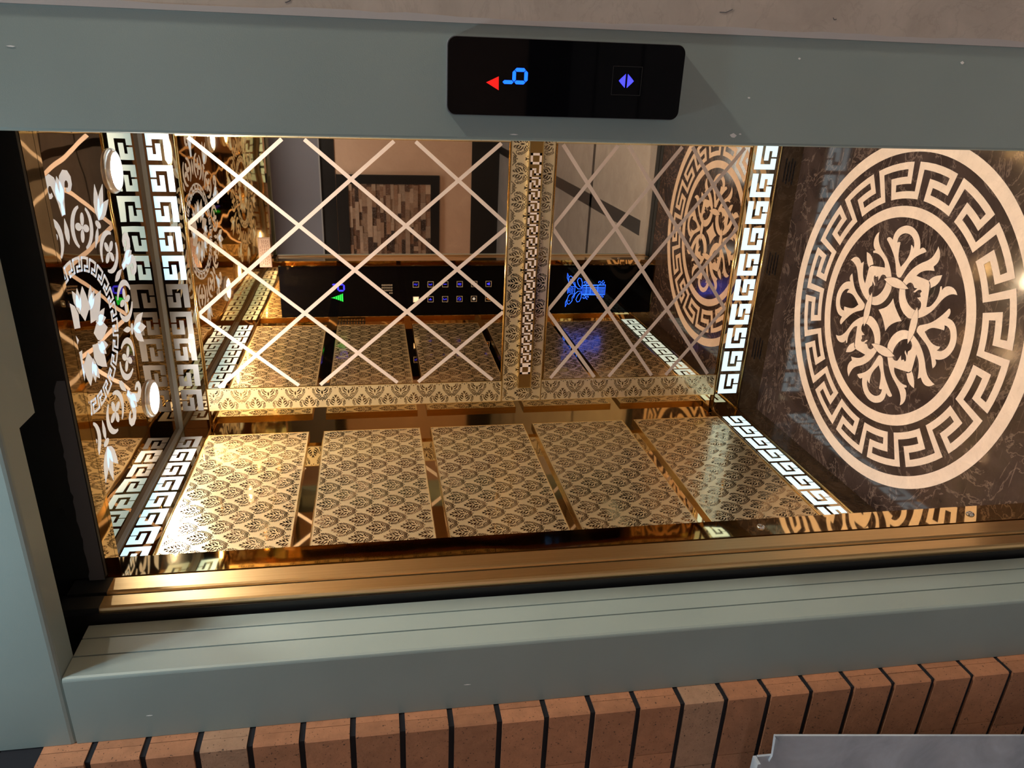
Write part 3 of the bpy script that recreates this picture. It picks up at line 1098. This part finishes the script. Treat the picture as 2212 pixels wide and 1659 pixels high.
prism_z(hd, hp, JX0, -0.477)
hp2 = hp[:5] + [(1.0877, HZ), (1.0877, 2.22)]
prism_z(hd, hp2, -0.477, RX1)
hd.build('header', 'frame_paint', door)
ch = MB(F_JAMB)
for x, z, w, h in ((-0.062, 0.985, 0.006, 0.010), (-0.060, 0.975, 0.002, 0.004), (0.040, 0.905, 0.0025, 0.004), (0.043, 0.655, 0.004, 0.006), (-0.012, 0.970, 0.0022, 0.004),
                   (-0.015, 0.405, 0.0022, 0.004), (-0.067, 1.300, 0.0016, 0.012), (-1.030, 1.345, 0.0014, 0.012), (-1.035, 1.90, 0.0016, 0.010), (0.02, 1.91, 0.0016, 0.010)):
    x, z = x * 0.945, EYE + (z - EYE) * 0.945
    ch.flat([[(x - w * .5, z - h * .2), (x, z - h * .5), (x + w * .5, z), (x + w * .1, z + h * .5), (x - w * .4, z + h * .2)]], 0.0, 0.0003)
ch.build('paint_chips', 'paint_chip', door)

# sliding door leaves pushed aside (only their leading edges show) and the dark door gear above
for k, (y0, y1, lb) in enumerate(((1.117, 1.1510, 'brushed gold sliding door leaf nearest the grey frame, retracted, edge on'),
                                  (1.160, 1.2030, 'brushed gold sliding door leaf beside the polished cabin return, retracted, edge on'))):
    t = thing('sliding_door', lb, 'door', 'retracted sliding door leaves')
    mb = MB()
    r = 0.006
    XD = -0.8627
    pf = [(-1.60, y0), (XD - r, y0), (XD - r * .3, y0 + r * .3), (XD, y0 + r), (XD, y1 - 0.001), (XD - 0.001, y1), (-1.60, y1)]
    prism_z(mb, pf, 0.012, 2.045)
    mb.build('leaf', 'gold_brushed', t)
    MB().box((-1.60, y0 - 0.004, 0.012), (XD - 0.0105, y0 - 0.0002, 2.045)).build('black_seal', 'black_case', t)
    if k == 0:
        MB().box((-1.60, y1 + 0.0002, 0.012), (XD - 0.004, y1 + 0.0050, 2.045)).build('gap_shade', 'black_case', t)  # black fill stands in for the shade between the two leaves
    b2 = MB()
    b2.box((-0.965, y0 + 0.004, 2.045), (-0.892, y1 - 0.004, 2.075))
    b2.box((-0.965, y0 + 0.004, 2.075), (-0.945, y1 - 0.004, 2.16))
    b2.box((-1.10, y0 - 0.0005, 1.980), (XD + 0.0012, y1 - 0.0008, 2.0452))  # dark sleeve stands in for shade on the leaf top under the header
    b2.build('hanger_and_shade', 'dark_metal', t)
gear = thing('door_gear', 'black door gear housing above the cabin doorway, with a grey strip', 'door gear')
g1 = MB()
g1.box((-1.62, 1.2042, 2.0), (-0.855, 1.2055, 2.62))
g1.box((-0.855, 1.196, 1.9905), (XR + 0.25, 1.2045, 2.62))
g1.build('housing', 'dark_metal', gear)
g2 = MB(lambda s, t, d: (s, 1.196 - d, t))
top = [(-0.4700, 1.9925)]
n = 40
pts = [(-0.4700 - 0.39 * k / n, 1.9925 + 0.0004 * k / n) for k in range(n + 1)]
low = [(-0.8600 + 0.39 * k / n, 2.0175 + 0.004 * (rnd.random() - .5) - (0.012 * max(0, k / n - 0.88) / 0.12)) for k in range(n + 1)]
g2.flat([pts + low], 0.0, 0.0012)
g2.build('grey_strip', 'dark_grey', gear)
for x, z in ((-0.450, 2.045), (-0.715, 2.040)):
    g3 = MB(lambda s, t, d: (s, 1.196 - d, t))
    g3.flat([[(x + 0.010 * cos(a), z + 0.006 * sin(a)) for a in [k * pi / 7 for k in range(14)]]], 0.0, 0.0006)
    g3.build('slot', 'black_case', gear)
g4 = MB()
for y, x0 in ((1.134, -0.93), (1.182, -0.905)):
    g4.tube([(x0 + 0.010 * cos(k * 0.9), y + 0.010 * sin(k * 0.9), 2.082 + 0.0011 * k) for k in range(60)], 0.0018, 6)
g4.build('spring', 'spring_steel', gear, True)
g5 = MB()
g5.box((-1.62, 1.10, 2.62), (XR + 0.25, 1.25, 2.66))
g5.box((-1.66, 1.106, -0.05), (-1.62, 1.25, 2.66))
g5.box((-1.62, 1.2035, 0.0), (-1.232, 1.2055, 1.99))
g5.build('shaft_lining', 'dark_metal', gear)
ds = MB()
ds.box((-1.60, 1.112, -0.05), (XR + 0.20, 1.158, 0.0))
ds.box((-1.60, 1.166, -0.05), (XR + 0.20, 1.203, 0.0))
tag(ds.build('door_sill', 'dark_metal'), 'dark metal door sill across the lift threshold', 'sill')

# ------------------------------------------------------------------ call panel on the right jamb
cp = thing('call_panel', 'black glass hall call panel with blue digit on the grey jamb', 'call panel')
px0, px1, pz0, pz1, rr = -0.0410, 0.0476, 1.0985, 1.3980, 0.0100
F_CALL = F_JAMB


def rrect(x0, z0, x1, z1, r, n=6):
    out = []
    for cx, cz, a0 in ((x1 - r, z0 + r, -pi / 2), (x1 - r, z1 - r, 0), (x0 + r, z1 - r, pi / 2), (x0 + r, z0 + r, pi)):
        out += [(cx + r * cos(a0 + k * pi / 2 / n), cz + r * sin(a0 + k * pi / 2 / n)) for k in range(n + 1)]
    return out


MB(F_CALL).flat([rrect(px0, pz0, px1, pz1, rr)], 0.0, 0.0110).build('case', 'dark_grey', cp)
MB(F_CALL).flat([rrect(px0 + 0.0008, pz0 + 0.0008, px1 - 0.0008, pz1 - 0.0008, rr)], 0.0110, 0.0140).build('glass_front', 'black_glass', cp)
q = MB(F_CALL)
seg7(q, 0.0054, 1.3158, 0.0142, 0.0295, 0.0043, 'cdefg', 1, 0.0140, 0.0144)
q.build('floor_digit', 'led_blue', cp)
q = MB(F_CALL)
q.flat([[(0.0044, 1.3349), (-0.0113, 1.3345), (-0.0028, 1.3503)]], 0.0140, 0.0144)
q.build('up_arrow', 'led_red', cp)
q = MB(F_CALL)
for s in (-1, 1):
    q.flat([[(0.0040 - 0.0080, 1.1728 + s * 0.0014), (0.0040 + 0.0080, 1.1728 + s * 0.0014), (0.0040 + 0.0030, 1.1728 + s * 0.0068),
             (0.0040, 1.1728 + s * 0.0097), (0.0040 - 0.0030, 1.1728 + s * 0.0068)]], 0.0140, 0.0144)
q.build('call_symbol', 'led_violet', cp)
q = MB(F_CALL)
q.flat([[(-0.0128, 1.1530), (0.0209, 1.1530), (0.0209, 1.1912), (-0.0128, 1.1912)],
        [(-0.0122, 1.1536), (0.0203, 1.1536), (0.0203, 1.1906), (-0.0122, 1.1906)]], 0.0140, 0.0142)
q.build('button_outline', 'black_case', cp)

# ------------------------------------------------------------------ hall in front of the lift
HX0, HX1, HY0, HZT = -2.75, 2.2, -3.9, 2.62
hf = MB().use('hall_tile')
hf.box((HX0, HY0, -0.05), (HX1, 1.108, 0.0))
hf.use('hall_black')
hf.box((-0.790, HY0, -0.01), (-0.705, YJ - 0.002, 0.0006))
for y in (-2.35, -0.06, -1.25 - 2.0):
    hf.box((HX0, y, -0.01), (HX1, y + 0.05, 0.0006))
tag(hf.build('floor'), 'grey tiled hall floor with black stone stripes, seen in the lower mirror', None, None, 'structure')
shell('ceiling', 'hall_paint', [((HX0, HY0 - 0.1, HZT), (HX1, 1.2, HZT + 0.05))], 'pale grey ceiling of the hall in front of the lift')
wo = MB().use('beige_stone')
wo.box((HX0, HY0 - 0.10, 0.326), (HX1, HY0, 1.8984))
wo.use('hall_black')
wo.box((HX0, HY0 - 0.10, 0.0), (HX1, HY0 + 0.012, 0.326))
wo.box((HX0, HY0 - 0.10, 1.8984), (HX1, HY0 + 0.012, 2.060))
wo.use('hall_paint')
wo.box((HX0, HY0 - 0.10, 2.075), (HX1, HY0 + 0.02, HZT))
wo.use('caulk')
wo.box((HX0, HY0 - 0.10, 2.060), (HX1, HY0 + 0.045, 2.075))
tag(wo.build('wall_front'), 'beige stone hall wall with black bands opposite the lift, seen in the mirror', None, None, 'structure')
shell('wall_left', 'beige_stone', [((HX0 - 0.1, HY0, 0), (HX0, 1.2, HZT))], 'beige stone wall at the left end of the hall')
shell('wall_right', 'beige_stone', [((HX1, HY0, 0), (HX1 + 0.1, 1.2, HZT))], 'beige stone wall at the right end of the hall')
wm = shell('wall_back', 'hall_marble', [((0.0645, YJ - 0.001, 0), (HX1, YJ + 0.09, HZT)), ((-1.06, YJ + 0.001, 2.22), (0.0645, YJ + 0.09, HZT))],
           'brownish grey marble wall right of the lift doorway')
ck = MB(F_JAMB)
n = 70
edge = [(0.0619 + 0.0002, 2.2 - 2.2 * k / n) for k in range(n + 1)]
edge2 = [(0.0675 + 0.0035 * rnd.random(), 2.2 * k / n) for k in range(n + 1)]
ck.flat([edge + edge2], 0.0, 0.0018)
ck.build('mortar_joint', 'caulk', wm)
mk = MB(F_JAMB)
for k in range(46):                               # small scars in the marble
    x, z = 0.078 + 0.10 * rnd.random(), 0.30 + 1.75 * rnd.random()
    r = 0.002 + 0.004 * rnd.random()
    if rnd.random() < 0.5:
        a0 = rnd.random() * 6
        mk.stroke([(x + r * cos(a0 + t), z + r * 1.2 * sin(a0 + t)) for t in [j * (1.0 + 3.6 * rnd.random()) / 6 for j in range(7)]], 0.0010, 0.001, 0.0013)
    else:
        mk.stroke([(x, z), (x + r * (rnd.random() - .5) * 3, z + r * 1.5), (x + r * (rnd.random() - .5) * 2, z + r * 3)], 0.0009, 0.001, 0.0013)
mk.build('scars', 'dark_stone', wm)

# stone mosaic in a black frame on the opposite wall
mo = thing('mosaic_panel', 'rough stone mosaic in broad black frame on the opposite hall wall, reflected in mirror', 'wall mosaic')
F_OPP = lambda s, t, d: (s, HY0 + d, t)
fm = MB(F_OPP)
for q in ((-2.40, 0.704, -1.0465, 0.807), (-2.40, 1.757, -1.0465, 1.892), (-1.148, 0.807, -1.0465, 1.757), (-2.40, 0.807, -2.30, 1.757)):
    fm.rect(*q, 0.0, 0.035)
fm.build('frame', 'hall_black', mo)
sm = MB(F_OPP)
z = 0.807
while z < 1.75:
    h = 0.026 + 0.034 * rnd.random()
    h = min(h, 1.757 - z)
    x = -2.30
    while x < -1.149:
        l = min(0.05 + 0.20 * rnd.random(), -1.148 - x)
        u = rnd.random()
        base = [(0.16, 0.08, 0.05), (0.34, 0.19, 0.12), (0.52, 0.36, 0.26), (0.07, 0.04, 0.03), (0.40, 0.25, 0.17)][int(u * 5)]
        f = 0.8 + 0.4 * rnd.random()
        sm.curtone = tuple(c_ * f for c_ in base)
        sm.rect(x + 0.0008, z + 0.0008, x + l, z + h, 0.0, 0.008 + 0.020 * rnd.random())
        x += l
    z += h
sm.build('stones', 'mosaic_stone', mo)

# brick pillar left of the frame
bp = thing('brick_pillar', 'orange brick pillar with black mortar joints left of the door frame', 'brick pillar', None, 'structure')
BXA, BYA, PIT, MJ = -1.0242, 0.9392, 0.0835, 0.0100
k_m = MB()
k_m.box((BXA - 0.34, BYA + 0.004, 0.0), (BXA - 0.003, 1.14, 2.112))
k_m.build('mortar', 'mortar', bp)
bk_ = MB()
z = 1.4675 - 17 * PIT + MJ / 2
while z + PIT - MJ < 2.125:
    f = 0.85 + 0.30 * rnd.random()
    pale = rnd.random()
    base = (0.40, 0.180, 0.092) if pale > 0.2 else (0.38, 0.225, 0.140)
    bk_.curtone = tuple(c_ * f for c_ in base)
    z0, z1 = max(z, 0.0), z + PIT - MJ
    if z1 > 0.02:
        j = 0.0016 * (rnd.random() - .5)
        ch_ = 0.003
        sp = BYA + 0.022 + 0.006 * rnd.random()
        xl = BXA - 0.115 - 0.05 * rnd.random()
        # front brick: chamfered corner at the arris, extruded in z
        prism_z(bk_, [(xl, BYA + j), (BXA - ch_ + j, BYA + j), (BXA + j, BYA + ch_ + j), (BXA + j, sp), (xl, sp)], z0, z1)
        g = 0.95 + 0.25 * rnd.random()
        bk_.curtone = tuple(c_ * g for c_ in base)
        prism_z(bk_, [(BXA - 0.05, sp + 0.0012), (BXA - 0.0008, sp + 0.0012), (BXA - 0.0008, 1.06), (BXA - 0.05, 1.06)], z0, z1)
        prism_z(bk_, [(BXA - 0.34, BYA + j), (xl - 0.0015, BYA + j), (xl - 0.0015, sp), (BXA - 0.34, sp)], z0, z1)
    z += PIT
bk_.build('bricks', 'brick', bp)
shell('wall_end', 'dark_stone', [((HX0, 0.930, 2.128), (BXA - 0.002, 1.14, HZT)), ((HX0, 0.97, 0.0), (BXA - 0.34, 1.14, 2.128))],
      'dark stone wall above and beside the brick pillar')

# grey metal sheet box standing in front of the bricks
bx = thing('metal_box', 'blotchy grey sheet metal box with a notched corner before the brick pillar', 'metal box')


def on_y(x, y, Y):
    d = ray(x, y)
    t = Y / d.y
    return (d.x * t, EYE + d.z * t)


Yb = 0.85
A0, A1, A2, A3 = on_y(1674, 1590, Yb), on_y(2212, 1590, Yb), on_y(1668, 1632, Yb), on_y(1637, 1635, Yb)
sl = (A1[0] - A0[0]) / (A1[1] - A0[1])
fr_b = lambda s, t, d: (s, Yb - d, t)
xb = A0[0] + sl * (0.0 - A0[1])
out = [A0, (xb, 0.0), (xb - 0.42, 0.0), (A3[0] - 0.42, A3[1] + 0.006), A3, A2]
MB(fr_b).flat([out], -0.004, 0.0).build('front_sheet', 'sheet_metal', bx)
body = MB()
rim = [(x, z) for x, z in out]
fa = [body.pt((x, Yb + 0.004, z)) for x, z in rim]
ba = [body.pt((x - 0.10, Yb + 0.062, z - 0.07 if z > 0.01 else 0.0)) for x, z in rim]
for i in range(len(rim)):
    j = (i + 1) % len(rim)
    body.face([fa[i], fa[j], ba[j], ba[i]])
body.face(ba[::-1])
body.build('body', 'sheet_metal', bx)
fl_ = MB(fr_b)
fl_.flat([[(A3[0] - 0.42, A3[1] + 0.006), (A3[0] - 0.42, A3[1] + 0.012), (A3[0] - 0.001, A3[1] + 0.007), (A3[0] - 0.001, A3[1] + 0.0015)]], -0.004, 0.014)
fl_.build('folded_rim', 'sheet_metal', bx)
tb = MB(fr_b)
tb.flat([[(A0[0] + 0.0005, A0[1] + 0.001), (A0[0] - 0.012, A0[1] - 0.010), (A2[0] - 0.010, A2[1] + 0.006), (A2[0] + 0.001, A2[1] + 0.002)]], 0.0, 0.004)
tb.build('corner_tab', 'sheet_metal', bx)

# hall lights: a downlight right before the lift and flat panels added farther back
fr = lambda s, q, d: (s, q, -d)
for x, y, lb in ((-0.50, 0.66, 'small round hall downlight right in front of the lift doorway'), (1.45, 0.78, 'small round hall downlight at the right of the lift doorway')):
    t = thing('ceiling_light', lb, 'ceiling light')
    t.location = (x, y, HZT)
    MB(fr).lathe([(0.062, 0.0), (0.062, 0.004), (0.056, 0.010), (0.046, 0.010)], 0, 0, 32).build('ring', 'white_ring', t, True)
    MB(fr).lathe([(0.046, 0.010), (0.024, 0.0125), (0.0005, 0.0135)], 0, 0, 32).build('lens', 'lamp_hall' if x < 0 else 'lamp_side', t, True)
for x, y, w in ((0.6, -3.0, 0.25), (-0.7, -3.0, 0.25), (-2.0, -3.0, 0.25)):  # unseen panels, added to brighten the far hall wall
    t = thing('ceiling_light', 'unseen square light panel added to light the hall', 'ceiling light', 'unseen light panels added to light the hall')
    t.location = (x, y, HZT)
    MB(fr).rect(-w - 0.02, -w - 0.02, w + 0.02, w + 0.02, 0.0, 0.012).build('frame', 'white_ring', t)
    MB(fr).rect(-w, -w, w, w, 0.012, 0.015).build('diffuser', 'hall_fill_panel', t)

# ------------------------------------------------------------------ camera, world, view
cam = bpy.data.cameras.new('camera')
cam.sensor_width = 36.0
cam.lens = 36.0 * FPX / 2212.0
cam.shift_x = (1106.0 - CX) / 2212.0
cam.shift_y = (CY - 829.5) / 2212.0
cam.clip_start = 0.02
co = bpy.data.objects.new('camera', cam)
C.objects.link(co)
m3 = Matrix((-UP, RT, -FW)).transposed()          # the phone was held sideways: photo right is down
co.matrix_world = Matrix.Translation((0, 0, EYE)) @ m3.to_4x4()
sc = bpy.context.scene
sc.camera = co
w = bpy.data.worlds.new('world')
w.use_nodes = True
w.node_tree.nodes['Background'].inputs['Color'].default_value = (0.02, 0.02, 0.022, 1)
sc.world = w
sc.view_settings.view_transform = 'Standard'
sc.view_settings.look = 'None'
sc.view_settings.exposure = 1.2
sc.view_settings.gamma = 1.0
sc.view_settings.use_curve_mapping = False
sc.cycles.use_denoising = True
sc.cycles.max_bounces = 12
sc.cycles.glossy_bounces = 9
sc.cycles.diffuse_bounces = 4
sc.cycles.transmission_bounces = 2
sc.cycles.sample_clamp_indirect = 6.0
sc.cycles.blur_glossy = 0.6
